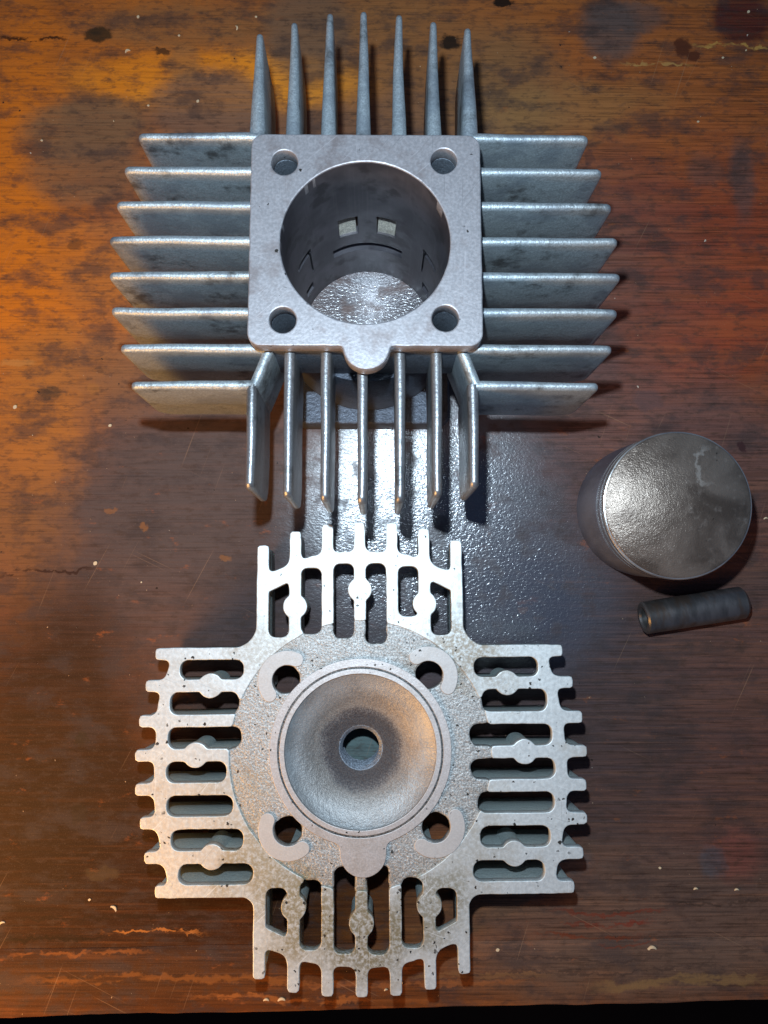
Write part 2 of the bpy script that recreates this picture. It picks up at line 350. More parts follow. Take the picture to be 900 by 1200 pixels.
SPOTS = {
  "lines": [
    (-117.0, 191.0, 12.2, 0.54, (0.03, 0.012, 0.006), 0.9),
    (-103.1, 11.1, 15.9, 0.46, (0.03, 0.012, 0.008), 0.8),
    (-73.7, -92.4, 37.9, 0.46, (0.025, 0.012, 0.006), 0.7),
    (-96.1, -97.8, 17.6, 0.54, (0.02, 0.01, 0.005), 0.8),
    (69.6, -89.7, 17.9, 0.54, (0.16, 0.03, 0.014), 0.6),
    (65.7, -92.6, 15.3, 0.46, (0.16, 0.03, 0.014), 0.5),
    (72.1, -92.4, 10.2, 0.54, (0.18, 0.028, 0.014), 0.6),
    (63.0, -96.4, 16.6, 0.46, (0.16, 0.035, 0.012), 0.6),
    (74.4, -98.6, 8.9, 0.38, (0.15, 0.03, 0.012), 0.5),
    (-66.0, -96.7, 15.1, 0.38, (0.45, 0.17, 0.04), 0.7),
    (95.5, 183.3, 11.7, 0.54, (0.5, 0.27, 0.08), 0.7),
    (122.3, 190.7, 14.7, 0.54, (0.55, 0.3, 0.07), 0.7),
    (-27.9, -114.3, 27.6, 0.77, (0.35, 0.12, 0.03), 0.6),
    (90.4, -110.1, 27.8, 1.46, (0.24, 0.14, 0.055), 0.6),
    (9.7, -109.8, 40.3, 0.92, (0.25, 0.09, 0.03), 0.6),
    (-60.5, -109.5, 45.1, 0.92, (0.26, 0.09, 0.02), 0.5),
    (-88.3, -102.3, 22.5, 0.62, (0.28, 0.09, 0.02), 0.6),
    (29.9, -107.5, 22.7, 0.77, (0.2, 0.1, 0.04), 0.5),
    (91.4, -88.6, 28.2, 0.38, (0.03, 0.02, 0.015), 0.5),
    (50.2, -102.8, 40.5, 0.38, (0.04, 0.025, 0.02), 0.5),
    (70.3, -106.5, 40.5, 0.38, (0.04, 0.025, 0.02), 0.5)],
  "blots": [
    (24.6, 191.3, (3.3, 2.85), (0.02, 0.012, 0.008), 0.95),
    (43.4, 206.8, (3.5, 1.65), (0.012, 0.008, 0.006), 0.95),
    (104.6, 190.3, (2.7, 3.2), (0.09, 0.025, 0.012), 0.9),
    (108.0, 186.8, (2.6, 1.9), (0.09, 0.025, 0.012), 0.9),
    (-95.4, 193.6, (4.7, 2.85), (0.03, 0.02, 0.01), 0.85),
    (-73.4, 187.5, (2.6, 1.25), (0.04, 0.02, 0.01), 0.8),
    (58.6, 65.6, (2.2, 2.0), (0.16, 0.02, 0.02), 0.7),
    (117.5, 50.9, (1.4, 1.95), (0.05, 0.02, 0.02), 0.9),
    (71.0, 149.5, (1.7, 3.1), (0.05, 0.03, 0.03), 0.4),
    (-89.5, -62.4, (2.6, 2.95), (0.03, 0.018, 0.01), 0.5),
    (-81.8, -79.3, (5.0, 1.95), (0.08, 0.05, 0.025), 0.5),
    (-90.1, -40.0, (2.1, 2.05), (0.03, 0.02, 0.01), 0.5),
    (-104.8, 68.0, (3.9, 2.25), (0.04, 0.03, 0.02), 0.6),
    (-91.2, 69.5, (2.2, 2.0), (0.36, 0.14, 0.03), 0.35),
    (-84.0, 29.9, (1.9, 1.1), (0.34, 0.13, 0.03), 0.35),
    (-73.1, 24.8, (1.4, 1.35), (0.34, 0.13, 0.03), 0.4),
    (-48.1, 14.6, (1.8, 1.1), (0.3, 0.12, 0.03), 0.4),
    (45.6, -0.8, (1.6, 1.1), (0.34, 0.14, 0.05), 0.4),
    (-116.3, 77.9, (5.5, 1.4), (0.5, 0.22, 0.06), 0.45),
    (-99.5, 118.0, (2.8, 2.35), (0.03, 0.02, 0.015), 0.5),
    (87.6, 65.7, (5.0, 3.4), (0.1, 0.06, 0.06), 0.5)],
  "oil": [(15.6, 26.8, 37.9, 43.5), (-0.6, 94.1, 25.1, 20.2), (42.2, 2.6, 29.4, 23.9)]}
def wood_mat():
    m = Nodes('old_stained_workbench_wood')
    warp = m.vmath('SUBTRACT', m.vmath('MULTIPLY', m.noise(.06, 5, .65, col=True), (34, 26, 0)), (17, 13, 0))
    co2 = m.vmath('ADD', m.co, warp)
    warp1 = m.vmath('SUBTRACT', m.vmath('MULTIPLY', m.noise(.3, 3, .6, col=True), (5, 5, 0)), (2.5, 2.5, 0))
    co1 = m.vmath('ADD', m.co, warp1)
    # grain along x
    g1 = m.noise(1.0, 4, .6, stretch=(.025, .75, 1), off=(3, 0, 0)); g2 = m.noise(1.0, 3, .55, stretch=(.012, .19, 1), off=(9, 4, 0)); g3 = m.noise(1.0, 3, .5, stretch=(.06, 1.9, 1)); g4 = m.noise(1.0, 4, .6, stretch=(.02, .9, 1), off=(77, 13, 0), dist=.3)
    wood = m.mix(m.ramp(g2, .32, .68), (.30, .080, .018), (.46, .145, .030))
    wood = m.mix(m.ramp(g1, .48, .68, 0, .65), wood, (.13, .04, .014))
    # region colours (paint, varnish and grime left by years of work; one painted oil sheen)
    reg = m.noise(.013, 3, .5, off=(5, 2, 0))
    c = m.mix(m.ramp(reg, .42, .58, 0, .35), wood, (.17, .075, .04))
    for (x, y, rx, ry, rot, soft, colr, k, jag) in STAINS_AND_SHEEN:
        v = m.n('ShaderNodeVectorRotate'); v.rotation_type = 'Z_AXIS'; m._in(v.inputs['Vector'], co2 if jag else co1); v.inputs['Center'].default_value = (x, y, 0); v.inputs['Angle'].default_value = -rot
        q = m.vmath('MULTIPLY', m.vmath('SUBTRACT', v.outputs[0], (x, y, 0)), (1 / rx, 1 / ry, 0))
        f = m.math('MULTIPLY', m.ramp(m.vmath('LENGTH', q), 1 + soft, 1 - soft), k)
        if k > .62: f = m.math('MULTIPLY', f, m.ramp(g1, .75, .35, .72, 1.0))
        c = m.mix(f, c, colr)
    # mottling of the grime
    mot = m.noise(.10, 7, .66, off=(1, 7, 0), stretch=(.6, 1.1, 1)); mot2 = m.noise(.4, 5, .65, off=(11, 4, 0), stretch=(.55, 1.3, 1))
    px = m.n('ShaderNodeSeparateXYZ'); m._in(px.inputs[0], co2)
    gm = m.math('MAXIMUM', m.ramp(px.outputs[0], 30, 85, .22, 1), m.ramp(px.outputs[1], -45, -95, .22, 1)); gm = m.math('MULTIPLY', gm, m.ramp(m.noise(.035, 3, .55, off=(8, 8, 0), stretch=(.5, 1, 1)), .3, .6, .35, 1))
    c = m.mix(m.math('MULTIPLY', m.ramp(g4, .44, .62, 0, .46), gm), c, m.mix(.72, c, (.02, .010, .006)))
    c = m.mix(m.math('MULTIPLY', m.ramp(g4, .46, .34, 0, .34), gm), c, m.mix(.35, c, (.42, .15, .05)))
    c = m.mix(m.ramp(mot, .47, .64, 0, .62), c, (.050, .036, .034))
    c = m.mix(m.ramp(mot2, .50, .66, 0, .5), c, (.06, .035, .025))
    c = m.mix(m.ramp(m.noise(.17, 6, .7, off=(51, 7, 0), stretch=(.5, 1, 1)), .60, .70, 0, .38), c, (.36, .10, .025))
    c = m.mix(m.math('MULTIPLY', m.ramp(g3, .48, .72, 0, .7), m.fmix(.45, gm, 1.0)), c, m.mix(.8, c, (.02, .01, .006)))
    c = m.mix(m.ramp(m.noise(2.2, 3, .6), .55, .8, 0, .16), c, (.34, .22, .15))
    # thin grain bands near the front right and worn lines
    for (x, y, w, h_, colr, k) in SPOTS['lines']:
        q = m.vmath('SUBTRACT', co1, (x, y, 0)); sep = m.n('ShaderNodeSeparateXYZ'); m._in(sep.inputs[0], q)
        yy = m.math('ABSOLUTE', m.math('ADD', sep.outputs[1], m.math('MULTIPLY', m.math('SUBTRACT', m.noise(.02, 2, stretch=(1, .2, 1)), .5), 9)))
        f = m.math('MULTIPLY', m.math('MULTIPLY', m.ramp(yy, h_ * 1.4, h_ * .5), m.ramp(m.math('ABSOLUTE', sep.outputs[0]), w * 1.15, w * .6)), m.ramp(m.noise(.2, 3, .6, stretch=(.6, 2, 1), off=(x, y, 0)), .36, .52, 0, k))
        c = m.mix(f, c, colr)
    # burn marks, drops
    for (x, y, rad, colr, k) in SPOTS['blots']:
        dd = m.vmath('LENGTH', m.vmath('MULTIPLY', m.vmath('SUBTRACT', co1, (x, y, 0)), (1 / rad[0], 1 / rad[1], 0)))
        c = m.mix(m.ramp(dd, 1.25, .75, 0, k), c, colr)
    # scratches
    for ang, off_, den in ((.45, 0, .66), (-1.1, 30, .665), (1.9, 60, .67)):
        v = m.n('ShaderNodeVectorRotate'); v.rotation_type = 'Z_AXIS'; m._in(v.inputs['Vector'], m.co); v.inputs['Angle'].default_value = ang
        sc = m.noise(1.0, 1, .4, co=v.outputs[0], stretch=(.018, 1.5, 1), off=(off_, 0, 0)); f = m.math('MULTIPLY', m.ramp(sc, den + .06, den + .10, 0, .2), m.ramp(m.noise(.03, 2, off=(off_, 3, 0)), .48, .6))
        c = m.mix(f, c, (.45, .26, .14))
    # pale and dark specks
    c = m.mix(m.speck(.16, .055, 2, .22), c, (.50, .42, .33)); c = m.mix(m.speck(.35, .13, 8, .10), c, (.03, .02, .015)); c = m.mix(m.speck(.7, .09, 21, .15), c, (.45, .30, .18))
    # oil film between and below the engine parts
    def oil(x, y, rx, ry): 
        q = m.vmath('MULTIPLY', m.vmath('SUBTRACT', co1, (x, y, 0)), (1 / rx, 1 / ry, 0)); return m.ramp(m.vmath('LENGTH', q), 1.5, .45)
    om = m.math('MAXIMUM', oil(*SPOTS['oil'][0]), m.math('MAXIMUM', oil(*SPOTS['oil'][1]), oil(*SPOTS['oil'][2])))
    om = m.math('MULTIPLY', om, m.ramp(m.noise(.11, 5, .6, off=(3, 9, 0)), .34, .5, .45, 1))
    c = m.mix(om, c, m.mix(.55, c, (.038, .048, .075)))
    wr = m.noise(1.15, 2, .6, stretch=(.75, 1.1, 1), dist=.7); wr2 = m.noise(2.0, 1, .5)
    hh = m.math('ADD', m.math('MULTIPLY', g3, .55), m.math('ADD', m.math('MULTIPLY', g1, .5), m.math('ADD', wr, m.math('MULTIPLY', wr2, .45))))
    nb = m.bump(hh, .06, m.fmix(om, .9, 1.0)); nc = m.bump(m.math('ADD', wr, m.math('MULTIPLY', wr2, .22)), m_oil_bump, m.fmix(om, .5, 1.0))
    m.set(color=c, rough=m.fmix(om, .60, .40), spec=m.fmix(om, .10, .5), coat=m.fmix(om, .02, 1.0), coat_ior=m.fmix(om, 1.45, 2.4), coat_rough=m.fmix(om, .45, .22), normal=nb, coat_normal=nc)
    return m.m
m_oil_bump = .15
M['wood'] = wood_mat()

# ------------------------------------------------------------------ workbench and floor
def sd_rough(x, s): return .5 * mn.noise((x * .02, s, 0)) + .22 * mn.noise((x * .11, s, 4)) + .1 * mn.noise((x * .4, s, 8))
def board(name, x0, x1, yb, yf, z, th, mat, parent, flat=False):
    """one board: yb(x) back edge, yf(x) front edge; rounded arrises"""
    nx = 300; V, F = [], []
    prof = lambda y0, y1: [(y0, z - th), (y0, z - .3), (y0 - .01, z - .02), (y0 - .05, z), ((y0 + y1) / 2, z), (y1 + (.06 if flat else .8), z), (y1 + (.02 if flat else .25), z - (.02 if flat else .25)), (y1, z - .9), (y1, z - th)]
    for i in range(nx + 1):
        x = x0 + (x1 - x0) * i / nx
        for y, zz in prof(yb(x), yf(x)): V.append((x, y, zz))
    for i in range(nx):
        for k in range(9):
            a, b = i * 9 + k, i * 9 + (k + 1) % 9
            F.append((a, a + 9, b + 9, b))
    F.append(tuple(range(8, -1, -1))); F.append(tuple(nx * 9 + k for k in range(9)))
    o = mesh(name, V, F, mat, parent, 35)
    return o
bench = tag(empty('workbench'), 'old stained wooden workbench top under the engine parts, orange, brown and oily grey', 'workbench')
seam = lambda x: -99.0 + x * .012 + .35 * mn.noise((x * .03, 5, 0))
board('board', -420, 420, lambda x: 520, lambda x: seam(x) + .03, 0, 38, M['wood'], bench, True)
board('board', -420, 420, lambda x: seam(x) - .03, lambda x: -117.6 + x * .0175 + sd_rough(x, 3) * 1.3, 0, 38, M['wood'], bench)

fv = [(-900, -900, -760), (900, -900, -760), (900, 900, -760), (-900, 900, -760)]
fl = tag(mesh('floor', fv, [(0, 1, 2, 3)], M['floor'], None, 0), kind='structure')
for k in range(-6, 7):
    y0 = k * 130.0
    o = extrude('floorboard', lambda X, Y: sd_box(X, Y, 0, y0, 880, 64, 2), (-884, 884, y0 - 68, y0 + 68), -759, -748, M['floor'], fl, bevel=1, step=14) if False else \
        mesh('floorboard', [(sx * 880, y0 + sy * 64, z) for z in (-759.5, -745) for sx, sy in ((-1, -1), (1, -1), (1, 1), (-1, 1))], [(0, 3, 2, 1), (4, 5, 6, 7), (0, 1, 5, 4), (1, 2, 6, 5), (2, 3, 7, 6), (3, 0, 4, 7)], M['floor'], fl, 0)

# ------------------------------------------------------------------ engine cylinder
cyl = tag(empty('engine_cylinder', (-3, 88.3, 0)), 'finned air-cooled aluminium engine cylinder standing upright with its open bore facing up', 'engine cylinder')
BR = 20.8; SR = 23.2
HOLES = [(-20.0, 20.5, 3.25), (19.4, 21.1, 3.25), (19.4, -19.4, 3.25), (-19.8, -19.9, 3.25)]
def sd_deck(X, Y):
    F = sd_box(X, Y, .1, .9, 28.4, 27.2, 3.2)
    F = smin(F, sd_circle(X, Y, .4, -26.4, 5.7), 1.2)
    F = np.maximum(F, -sd_circle(X, Y, 0, 0, BR))
    for h in HOLES: F = np.maximum(F, -sd_circle(X, Y, *h))
    return F
extrude('gasket_face', sd_deck, (-32, 32, -37, 31), 58.6, 63, M['deck'], cyl, bevel=.35, step=.4, jitter=.10)
def sd_block(X, Y):
    F = sd_box(X, Y, 0, 0, 25.8, 25.8, 4)
    F = np.maximum(F, -sd_circle(X, Y, 0, 0, SR - .3))
    for h in HOLES: F = np.maximum(F, -sd_circle(X, Y, *h))
    return F
extrude('cylinder_body', sd_block, (-28, 28, -28, 28), 39, 58.7, M['body'], cyl, bevel=.4, step=.6)
# thin-walled bore with its ports cut right through
def sleeve():
    openings = [(97, 113, 26.5, 36.5), (66.5, 82.5, 26.5, 36.5), (60, 120, 15.8, 20.4), (141, 160, 29.4, 32.2), (20, 39, 29.4, 32.2), (141.5, 143.5, 18, 29.6), (36.5, 38.5, 18, 29.6),
                (145, 156, 8, 12.5), (24, 35, 8, 12.5), (245, 295, 16, 28)]
    As = set(np.arange(0, 360, 3.0)); Zs = {0, 1, 5, 10, 15, 20, 30, 40, 50, 59, 62.6}
    for a0, a1, z0, z1 in openings: As |= {a0, a1, a0 + 1, a1 - 1}; Zs |= {z0, z1, z0 + .4, z1 - .4}
    As = sorted(As); Zs = sorted(Zs); na, nz = len(As), len(Zs); V = []; F = []
    for rr in (BR - .02, SR):
        for a in As:
            for z in Zs: V.append((rr * math.cos(math.radians(a)), rr * math.sin(math.radians(a)), z))
    idx = lambda l, i, k: l * na * nz + (i % na) * nz + k
    def hole(i, k):
        i %= na
        if k < 0 or k >= nz - 1: return True
        a = (As[i] + (As[(i + 1) % na] if i + 1 < na else 360)) / 2; z = (Zs[k] + Zs[k + 1]) / 2
        return any(a0 < a < a1 and z0 < z < z1 for a0, a1, z0, z1 in openings)
    for i in range(na):
        for k in range(nz - 1):
            if hole(i, k): continue
            F.append((idx(0, i, k), idx(0, i, k + 1), idx(0, i + 1, k + 1), idx(0, i + 1, k)))
            F.append((idx(1, i, k), idx(1, i + 1, k), idx(1, i + 1, k + 1), idx(1, i, k + 1)))
            if hole(i, k - 1): F.append((idx(0, i, k), idx(0, i + 1, k), idx(1, i + 1, k), idx(1, i, k)))
            if hole(i, k + 1): F.append((idx(0, i, k + 1), idx(1, i, k + 1), idx(1, i + 1, k + 1), idx(0, i + 1, k + 1)))
            if hole(i - 1, k): F.append((idx(0, i, k), idx(1, i, k), idx(1, i, k + 1), idx(0, i, k + 1)))
            if hole(i + 1, k): F.append((idx(0, i + 1, k), idx(0, i + 1, k + 1), idx(1, i + 1, k + 1), idx(1, i + 1, k)))
    return mesh('bore_liner', V, F, M['bore'], cyl, 30)
sleeve()
for sx in (-1, 1):
    extrude('transfer_passage', lambda X, Y: np.maximum(sd_box(X, Y, sx * 20.5, 10.5, 7, 7.5, 1.5), -sd_circle(X, Y, 0, 0, SR - .2)), (-30, 30, -2, 22), 1.2, 39.5, M['dark'], cyl, bevel=.4, step=.5)
for a0, a1 in ((97, 113), (66.5, 82.5)):      # pale wedge added in each inlet port, sloped to catch the flash
    V, F = [], []
    for k in range(5):
        a = math.radians(a0 + 1.6 + (a1 - a0 - 2.4) * k / 4)
        for rr, z in ((BR + .7, 25.5), (BR + .7, 27.6), (BR + 1.1, 29.3), (BR + 2.2, 33.2), (BR + 2.5, 40.2), (BR + 3.4, 25.5)): V.append((rr * math.cos(a), rr * math.sin(a), z))
    for k in range(4):
        for q in range(6): F.append((k * 6 + q, k * 6 + (q + 1) % 6, k * 6 + 6 + (q + 1) % 6, k * 6 + 6 + q))
    F.append((0, 5, 4, 3, 2, 1)); F.append(tuple(range(24, 30)))
    mesh('light_catch_wedge', V, F, M['port'], cyl, 50)
# exhaust stub and its flange plate on the near side
extrude('lower_barrel', lambda X, Y: np.maximum(np.maximum(sd_circle(X, Y, 0, -2, 26), Y + 2), -sd_circle(X, Y, 0, 0, SR - .2)), (-29, 29, -31, 2), 8, 38.8, M['dark'], cyl, bevel=.8, step=.5)
extrude('base_flange', lambda X, Y: np.maximum(np.maximum(sd_box(X, Y, 1, -20, 24.5, 12.2, 4), Y + 4), -sd_circle(X, Y, 0, 0, SR - .2)), (-28, 30, -36, 0), 0.3, 8, M['dark'], cyl, bevel=.6, step=.5)
# cooling fins
for i, (xl, xr) in enumerate(zip((-58.7, -61.9, -63.5, -64.9, -64.5, -63.6, -60.9, -57.9), (57.6, 60.8, 63.0, 64.2, 64.5, 63.4, 61.7, 58.0))):
    y = 31.6 - i * 9.38
    edge = i in (0, 7)
    for sx, xe in ((-1, xl), (1, xr)):
        fin('cooling_fin', (sx * (27.6 if edge else 24.9), y), (xe, y + (-.25 if edge else 0)), 30, 57.2, 1.3, 1.0, M['fin'], cyl)
ntip = (60.9, 64.1, 66.8, 67.4, 66.5, 64.6, 62.8); stip = (-60.2, -62.2, -63.2, -63.8, -63.6, -62.1, -59.9)
for j in range(7):
    x = -27.9 + j * 9.1; edge = j in (0, 6)
    fin('cooling_fin', (x, 31.6 if edge else 24.9), (x, ntip[j]), 30, 57.2, 2.15, .8, M['fin'], cyl)
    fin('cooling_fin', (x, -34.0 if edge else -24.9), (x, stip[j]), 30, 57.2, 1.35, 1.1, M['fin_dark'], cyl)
for sx in (-1, 1):
    fin('corner_web', (sx * 23.5, -23.5), (sx * 27.9, -34.9), 31, 57.0, 1.3, 1.3, M['fin'], cyl, rtop=.3, rbot=1)
    fin('corner_web', (sx * 24.5, 24.5), (sx * 27.9, 32.2), 31, 57.0, 1.3, 1.3, M['fin'], cyl, rtop=.3, rbot=1)

# ------------------------------------------------------------------ cylinder head
hd = tag(empty('cylinder_head', (-4.6, -40.3, 0), math.radians(.5)), 'cross-shaped finned cylinder head lying chamber side up, below the engine cylinder', 'cylinder head')
hd.scale = (1.047, 1.047, .667)
ROWS = [26, 17.5, 8.3, -.6, -9.3, -17.9, -26.6, -35.1]
RL = [-55.3, -57.7, -59.2, -60, -59.7, -58.2, -56.8, -53.8]; RR = [55, 57.5, 59.7, 60.6, 60.1, 60, 58.6, 55.9]
COLS = [-26.5 + 8.85 * j for j in range(7)]
CT = [55.3, 59.1, 61, 61.5, 61.2, 59.6, 56.3]; CB = [-56.8, -60.2, -61.2, -61.5, -61.3, -59.9, -56.2]
SL = [(-48.6, -31.4), (-51.1, -32.6), (-51.4, -31.9), (-51.6, -35.6), (-51.3, -33.8), (-49.9, -30.9), (-47.8, -28.3)]
SRR = [(30.8, 48.3), (32.8, 50.4), (29.4, 51.5), (29.5, 52), (31.2, 51.5), (31.5, 50.1), (29.4, 48.3)]
ST = [(30.2, 45.5), (31.1, 49), (29.8, 50.1), (28.2, 50.1), (35.5, 49.2), (30.4, 45.5)]
SB = [(-47.1, -34.5), (-49.9, -32.8), (-50.9, -29.6), (-51.2, -29.3), (-49.7, -32.5), (-46.2, -35)]
BOSS = [(-40.3, 17.5), (-43.9, -.6), (-39.1, -26.6), (39.7, 17.5), (43.9, -.6), (40.4, -26.6),
        (COLS[1], 38.5), (COLS[3], 42.9), (COLS[5], 38.9), (COLS[1], -39.4), (COLS[3], -43.6), (COLS[5], -39.3)]
HH = [(-19.9, 18.9, 3.7), (18.7, 19.7, 3.7), (-19.3, -20.2, 3.7), (19.8, -19.8, 3.7)]
def slots(X, Y):
    G = np.full(X.shape, 1e9); t = 1.62
    for i in range(7):
        yt, yb = ROWS[i] - t, ROWS[i + 1] + t; hy = (yt - yb) / 2
        for (a, b) in (SL[i], SRR[i]): G = np.minimum(G, sd_box(X, Y, (a + b) / 2, (yt + yb) / 2, (b - a) / 2, hy, 2.3))
    for j in range(6):
        xa, xb = COLS[j] + t, COLS[j + 1] - t; hx = (xb - xa) / 2
        for k, (a, b) in enumerate((ST[j], SB[j])):
            bx = sd_box(X, Y, (xa + xb) / 2, (a + b) / 2, hx, (b - a) / 2, 1.9)
            if j in (0, 5):   # slanted corner like the casting
                s = 1 if k == 0 else -1; e = 1 if j == 0 else -1
                pl = ((Y * s) - max(abs(a), abs(b)) + 1.6 + (-e) * (X - (xa + xb) / 2) * .5) / 1.118; bx = np.maximum(bx, pl)
            G = np.minimum(G, bx)
    return G
def head_outline(X, Y):
    F = sd_box(X, Y, .1, -4.5, 27.0, 31.0, 1)
    F = smin(F, sd_circle(X, Y, 0, 0, 35), 1)
    o = 3.2
    L = [(-25, 26)] + [(SL[0][0] - o + 1, 26)] + [(SL[i][0] - o, (ROWS[i] + ROWS[i + 1]) / 2) for i in range(7)] + [(SL[6][0] - o + 1, -35.1), (-25, -35.1)]
    R_ = [(25, 26)] + [(SRR[0][1] + o - 1, 26)] + [(SRR[i][1] + o, (ROWS[i] + ROWS[i + 1]) / 2) for i in range(7)] + [(SRR[6][1] + o - 1, -35.1), (25, -35.1)]
    T = [(-26.5, 20)] + [(-26.5, ST[0][1] + 1.5)] + [((COLS[j] + COLS[j + 1]) / 2, ST[j][1] + o) for j in range(6)] + [(26.6, ST[5][1] + 1.5), (26.6, 20)]
    B = [(-26.5, -25)] + [(-26.5, SB[0][0] - 1.5)] + [((COLS[j] + COLS[j + 1]) / 2, SB[j][0] - o) for j in range(6)] + [(26.6, SB[5][0] - 1.5), (26.6, -25)]
    arms = np.minimum(np.minimum(sd_poly(X, Y, L), sd_poly(X, Y, R_)), np.minimum(sd_poly(X, Y, T), sd_poly(X, Y, B)))
    F = smin(F, arms, 1.5)
    tips = np.full(X.shape, 1e9); tr = 1.55
    for y, a, b in zip(ROWS, RL, RR): tips = np.minimum(tips, np.minimum(sd_box(X, Y, (a - 26) / 2, y, (-26 - a) / 2, tr, .7), sd_box(X, Y, (b + 26) / 2, y, (b - 26) / 2, tr, .7)))
    for x, a, b in zip(COLS, CT, CB): tips = np.minimum(tips, np.minimum(sd_box(X, Y, x, (a + 24) / 2, tr, (a - 24) / 2, .7), sd_box(X, Y, x, (b - 24) / 2, tr, (-24 - b) / 2, .7)))
    F = smin(F, tips, 2.4)
    # rounded inside corners where the arms meet
    for sx, sy, cx, cy in ((-1, 1, -28.0, 27.5), (1, 1, 28.1, 27.5), (-1, -1, -28.0, -36.6), (1, -1, 28.1, -36.6)):
        rr = 6.5 if sy > 0 else 3.5
        sq = sd_box(X, Y, cx + sx * (rr / 2 - .7), cy + sy * (rr / 2 - .7), rr / 2 + .7, rr / 2 + .7, 0)
        F = np.minimum(F, np.maximum(sq, -sd_circle(X, Y, cx + sx * rr, cy + sy * rr, rr)))
    return F
def sd_plate_all(X, Y):
    F = np.maximum(head_outline(X, Y), -slots(X, Y))
    for b in BOSS: F = smin(F, sd_circle(X, Y, *b, 3.3), .25)
    for h in HH: F = np.maximum(F, -sd_circle(X, Y, *h))
    return F
def rough_edge(X, Y):      # border between the sanded face and the rough casting round the chamber
    return sd_circle(X, Y, 0, -.5, 35.0)
extrude('fin_face', lambda X, Y: np.maximum(sd_plate_all(X, Y), -rough_edge(X, Y)), (-63, 63, -64, 64), 25.8, 30, M['plate'], hd, bevel=.22, step=.4, jitter=.10)
extrude('rough_casting', lambda X, Y: np.maximum(np.maximum(sd_plate_all(X, Y), rough_edge(X, Y) - .6), -sd_circle(X, Y, 0, 0, 21.2)), (-38, 38, -38, 38), 25.2, 29.45, M['rough'], hd, bevel=.5, step=.4, jitter=.35)
def sd_ring(X, Y):
    F = smin(sd_circle(X, Y, 0, 0, 24.3), sd_circle(X, Y, .6, -26.0, 6.1), 2.4)
    F = np.maximum(F, -sd_circle(X, Y, 0, 0, 20.3))
    return np.maximum(F, .26 - np.abs(np.hypot(X, Y) - 21.9))
extrude('sealing_ring', sd_ring, (-26, 26, -34, 26), 28, 30.55, M['ring'], hd, bevel=.12, step=.25, jitter=.05)
extrude('ring_groove', lambda X, Y: np.abs(np.hypot(X, Y) - 21.9) - .5, (-24, 24, -24, 24), 28, 30.2, M['chamber'], hd, bevel=.1, step=.3)
for hx, hy, hr in HH:
    a0 = math.atan2(hy, hx) + {(-1, 1): .1, (1, 1): .0, (-1, -1): .1, (1, -1): -.1}[(int(math.copysign(1, hx)), int(math.copysign(1, hy)))]
    def sd_pad(X, Y):
        cx, cy = hx - .3 * math.cos(a0), hy - .3 * math.sin(a0); x, y = X - cx, Y - cy
        xr = x * math.cos(a0) + y * math.sin(a0); yr = np.abs(-x * math.sin(a0) + y * math.cos(a0)); R_, t, A = 6.0, 1.95, math.radians(76)
        ang = np.arctan2(yr, xr); e = np.hypot(xr - R_ * math.cos(A), yr - R_ * math.sin(A))
        F = np.where(ang < A, np.abs(np.hypot(xr, yr) - R_), e) - t
        return np.maximum(F, -sd_circle(X, Y, hx, hy, hr))
    extrude('bolt_pad', sd_pad, (hx - 10, hx + 10, hy - 10, hy + 10), 28.5, 30.3, M['pad'], hd, bevel=.18, step=.25, jitter=.06)
ch = lathe('combustion_chamber', [(20.9, 30.1), (20.45, 30.05), (20.1, 29.2), (17, 27.3), (13.5, 25.0), (11.2, 23.3), (10.2, 22.6), (7.5, 22.3), (6.1, 22.0), (5.7, 21.4), (6.8, 20.6), (12, 21), (23, 26), (23, 27.5), (21, 27.8)], M['chamber'], hd, 128, closed=True, smooth=40)
th = [(5.75, 21.8)]
z = 21.6
while z > 7: th += [(5.75, z), (5.05, z - .75)]; z -= 1.5
th += [(5.75, z), (11, z), (11.5, 21.2), (6, 21.9)]
lathe('plug_thread', th, M['body'], ch, 64, smooth=20, closed=True)
lathe('head_body', [(22.9, 26), (22.9, 17), (15, 9), (11.2, 8), (11.2, 20), (22, 26)], M['headfin'], hd, 64, closed=True)
for i, y in enumerate(ROWS):
    a = 30 if i in (0, 7) else 24.5
    for sx, xe in ((-1, RL[i]), (1, RR[i])):
        fin('cooling_fin', (sx * a, y), (xe + sx * -.35, y), 0, 26.4, 1.3, 1.05, M['headfin'], hd, rtop=.5, rbot=4, draft=.8)
for j, x in enumerate(COLS):
    for sy, ye in ((1, CT[j]), (-1, CB[j])):
        a = 29 if j in (0, 6) else 24.5
        fin('cooling_fin', (x, sy * a), (x, ye - sy * .35), 0, 26.4, 1.3, 1.05, M['headfin'], hd, rtop=.5, rbot=4, draft=.8)
for (x, y) in BOSS:
    lathe('boss', [(0, 26.2), (2.95, 26.2), (2.95, 8.4), (2.6, 8), (0, 8)], M['headfin'], hd, 28, loc=(x, y))

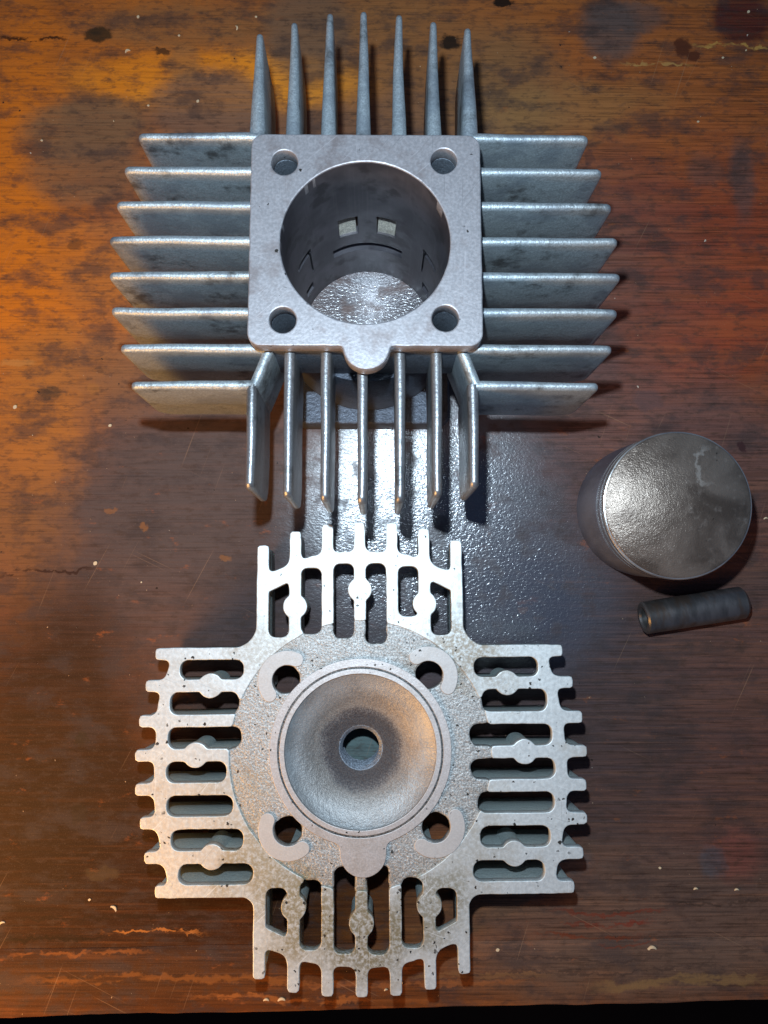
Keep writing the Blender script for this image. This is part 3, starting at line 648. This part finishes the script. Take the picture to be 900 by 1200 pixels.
# ------------------------------------------------------------------ piston and wrist pin
pis = tag(empty('piston', (84.0, 30.0, 0)), 'used engine piston standing on its skirt with a domed, carbon-stained crown', 'piston')
tx, ty = -.9 / 32, -2.4 / 32
def tilt(p):
    x, y, z = p; return (x + tx * z, y + ty * z, max(0.0, z + (-tx * x - ty * y) * (1 if z > 6 else z / 6)))
R0 = 20.55
lathe('skirt', [(R0 + .15, 0), (R0 + .2, 3), (R0 + .1, 12), (R0, 20), (R0 - .05, 23.5), (19.0, 23.6), (18.6, 23.4), (18.2, 12), (18.4, 0)], M['skirt'], pis, 96, fn=tilt, closed=True)
lathe('ring_land', [(18.4, 23.3), (18.8, 24.9), (R0 - .1, 25.0), (R0 - .1, 27.0), (18.8, 27.1), (18.8, 28.4), (R0 - .15, 28.5), (R0 - .15, 29.4), (17, 29.4), (17, 23.3)], M['skirt'], pis, 96, fn=tilt, closed=True)
lathe('piston_ring', [(R0 - .02, 27.35), (R0 + .02, 27.75), (R0 - .02, 28.15), (18, 28.15), (18, 27.35)], M['ringsteel'], pis, 96, fn=tilt, closed=True)
lathe('piston_ring', [(R0 - .02, 23.85), (R0 + .02, 24.25), (R0 - .02, 24.65), (18, 24.65), (18, 23.85)], M['ringsteel'], pis, 96, fn=tilt, closed=True)
prof = [(R0 - .1, 29.2), (R0 - .08, 30.9), (R0 - .3, 31.15)] + [(R0 * math.cos(t), 31.2 + 3.2 * (1 - ((R0 * math.cos(t)) / R0) ** 2)) for t in [math.acos(.975) + (math.pi / 2 - math.acos(.975)) * k / 14 for k in range(15)]]
prof[-1] = (0.0, 34.4)
lathe('crown', prof, M['crown'], pis, 96, fn=tilt)
lathe('crown_edge', [(R0 - .06, 30.3), (R0 + .03, 30.9), (R0 - .2, 31.24), (R0 - .55, 31.36), (R0 - .6, 31.0), (R0 - .4, 30.3)], M['ringsteel'], pis, 96, fn=tilt, closed=True)

ax = Vector((31.6, 4.9)); ang = math.atan2(ax.y, ax.x); Lp = 31.6
pin = lathe('wrist_pin', [(3.0, 0.6), (3.4, 0), (4.45, 0), (4.95, .5), (4.95, Lp - .9), (4.1, Lp), (3.4, Lp), (3.0, Lp - .6)], M['pin'], None, 72, closed=True, smooth=25)
pin.matrix_world = Matrix.Translation(Vector((81.3, -3.7, 4.96)) * MM) @ Matrix.Rotation(ang, 4, 'Z') @ Matrix.Rotation(math.pi / 2, 4, 'Y')
tag(pin, 'dark hollow steel wrist pin lying on the bench just below the piston', 'wrist pin')

# ------------------------------------------------------------------ crumbs and shavings on the bench
V, F = [], []
CH = [(-85.0, 187.1, 1.89, 0.5, 1), (-48.4, 196.2, 1.62, -1.3, 1), (-82.0, 200.1, 1.08, 1.2, 0), (-67.8, 193.2, 0.81, 0.3, 0), (-60.7, 169.1, 1.08, 1, 0), (-77.3, 167.4, 0.81, 0, 0), (-112.4, 154.6, 0.81, 0, 0), (-116.0, 63.2, 1.35, 1, 0), (-85.4, 57.2, 1.08, 0.5, 0), (-88.1, 13.2, 1.35, 0.9, 0), (-78.1, -89.2, 2.16, -0.7, 1), (-85.3, -86.6, 0.81, 0.3, 0), (-110.7, -93.2, 1.62, 0.4, 1), (74.2, 186.0, 1.08, 0, 0), (118.2, 186.3, 0.81, 0, 0), (128.0, 203.6, 1.08, 1, 0), (108.5, 162.7, 0.81, 0, 0), (85.0, -78.1, 0.81, 0, 0), (80.7, -101.0, 0.81, 0, 0), (81.7, -101.0, 2.43, 0, 1), (53.7, -84.6, 1.35, 0.3, 1), (35.8, -101.1, 1.08, 0.4, 0), (123.3, 27.4, 1.35, 0.1, 1), (7.2, -110.2, 1.08, 0.6, 0), (-27.9, -114.8, 2.16, 0.1, 1), (-32.4, -114.8, 1.62, 0, 1), (2.7, -112.1, 1.08, 0.3, 1), (95.5, -84.2, 1.35, 0.1, 1), (107.8, -84.5, 1.35, 0, 1), (-41.7, 200.4, 0.81, 0, 0), (-109.9, 54.0, 0.3, 0.27, 0), (126.3, 189.1, 0.64, 0.87, 0), (-88.7, 161.7, 0.4, 2.45, 0), (-73.5, 7.3, 0.55, 1.12, 0), (14.5, 182.3, 0.3, 0.62, 0)]
for (x, y, s, a, k) in CH:
    n = 6
    base = len(V)
    for i in range(n + 1):
        t = i / n - .5; bend = .25 * s * (1 - 4 * t * t)
        wd = .16 * s * (1 - 1.6 * t * t) if k else .42 * s * (1 - 3 * t * t)
        for sg in (-1, 1):
            px, py = t * s, sg * wd + bend * k
            for zz in (.02, .22 + .25 * k * (1 - 4 * t * t)):
                V.append((x + px * math.cos(a) - py * math.sin(a), y + px * math.sin(a) + py * math.cos(a), zz))
    for i in range(n):
        b = base + i * 4
        for p, q in ((0, 1), (1, 3), (3, 2), (2, 0)): F.append((b + p, b + 4 + p, b + 4 + q, b + q))
    F.append((base, base + 1, base + 3, base + 2)); e = base + n * 4; F.append((e, e + 2, e + 3, e + 1))
tag(mesh('crumb', V, F, M['chip'], None, 30), 'pale wood shavings and crumbs scattered over the bench top', 'crumbs', kind='stuff')
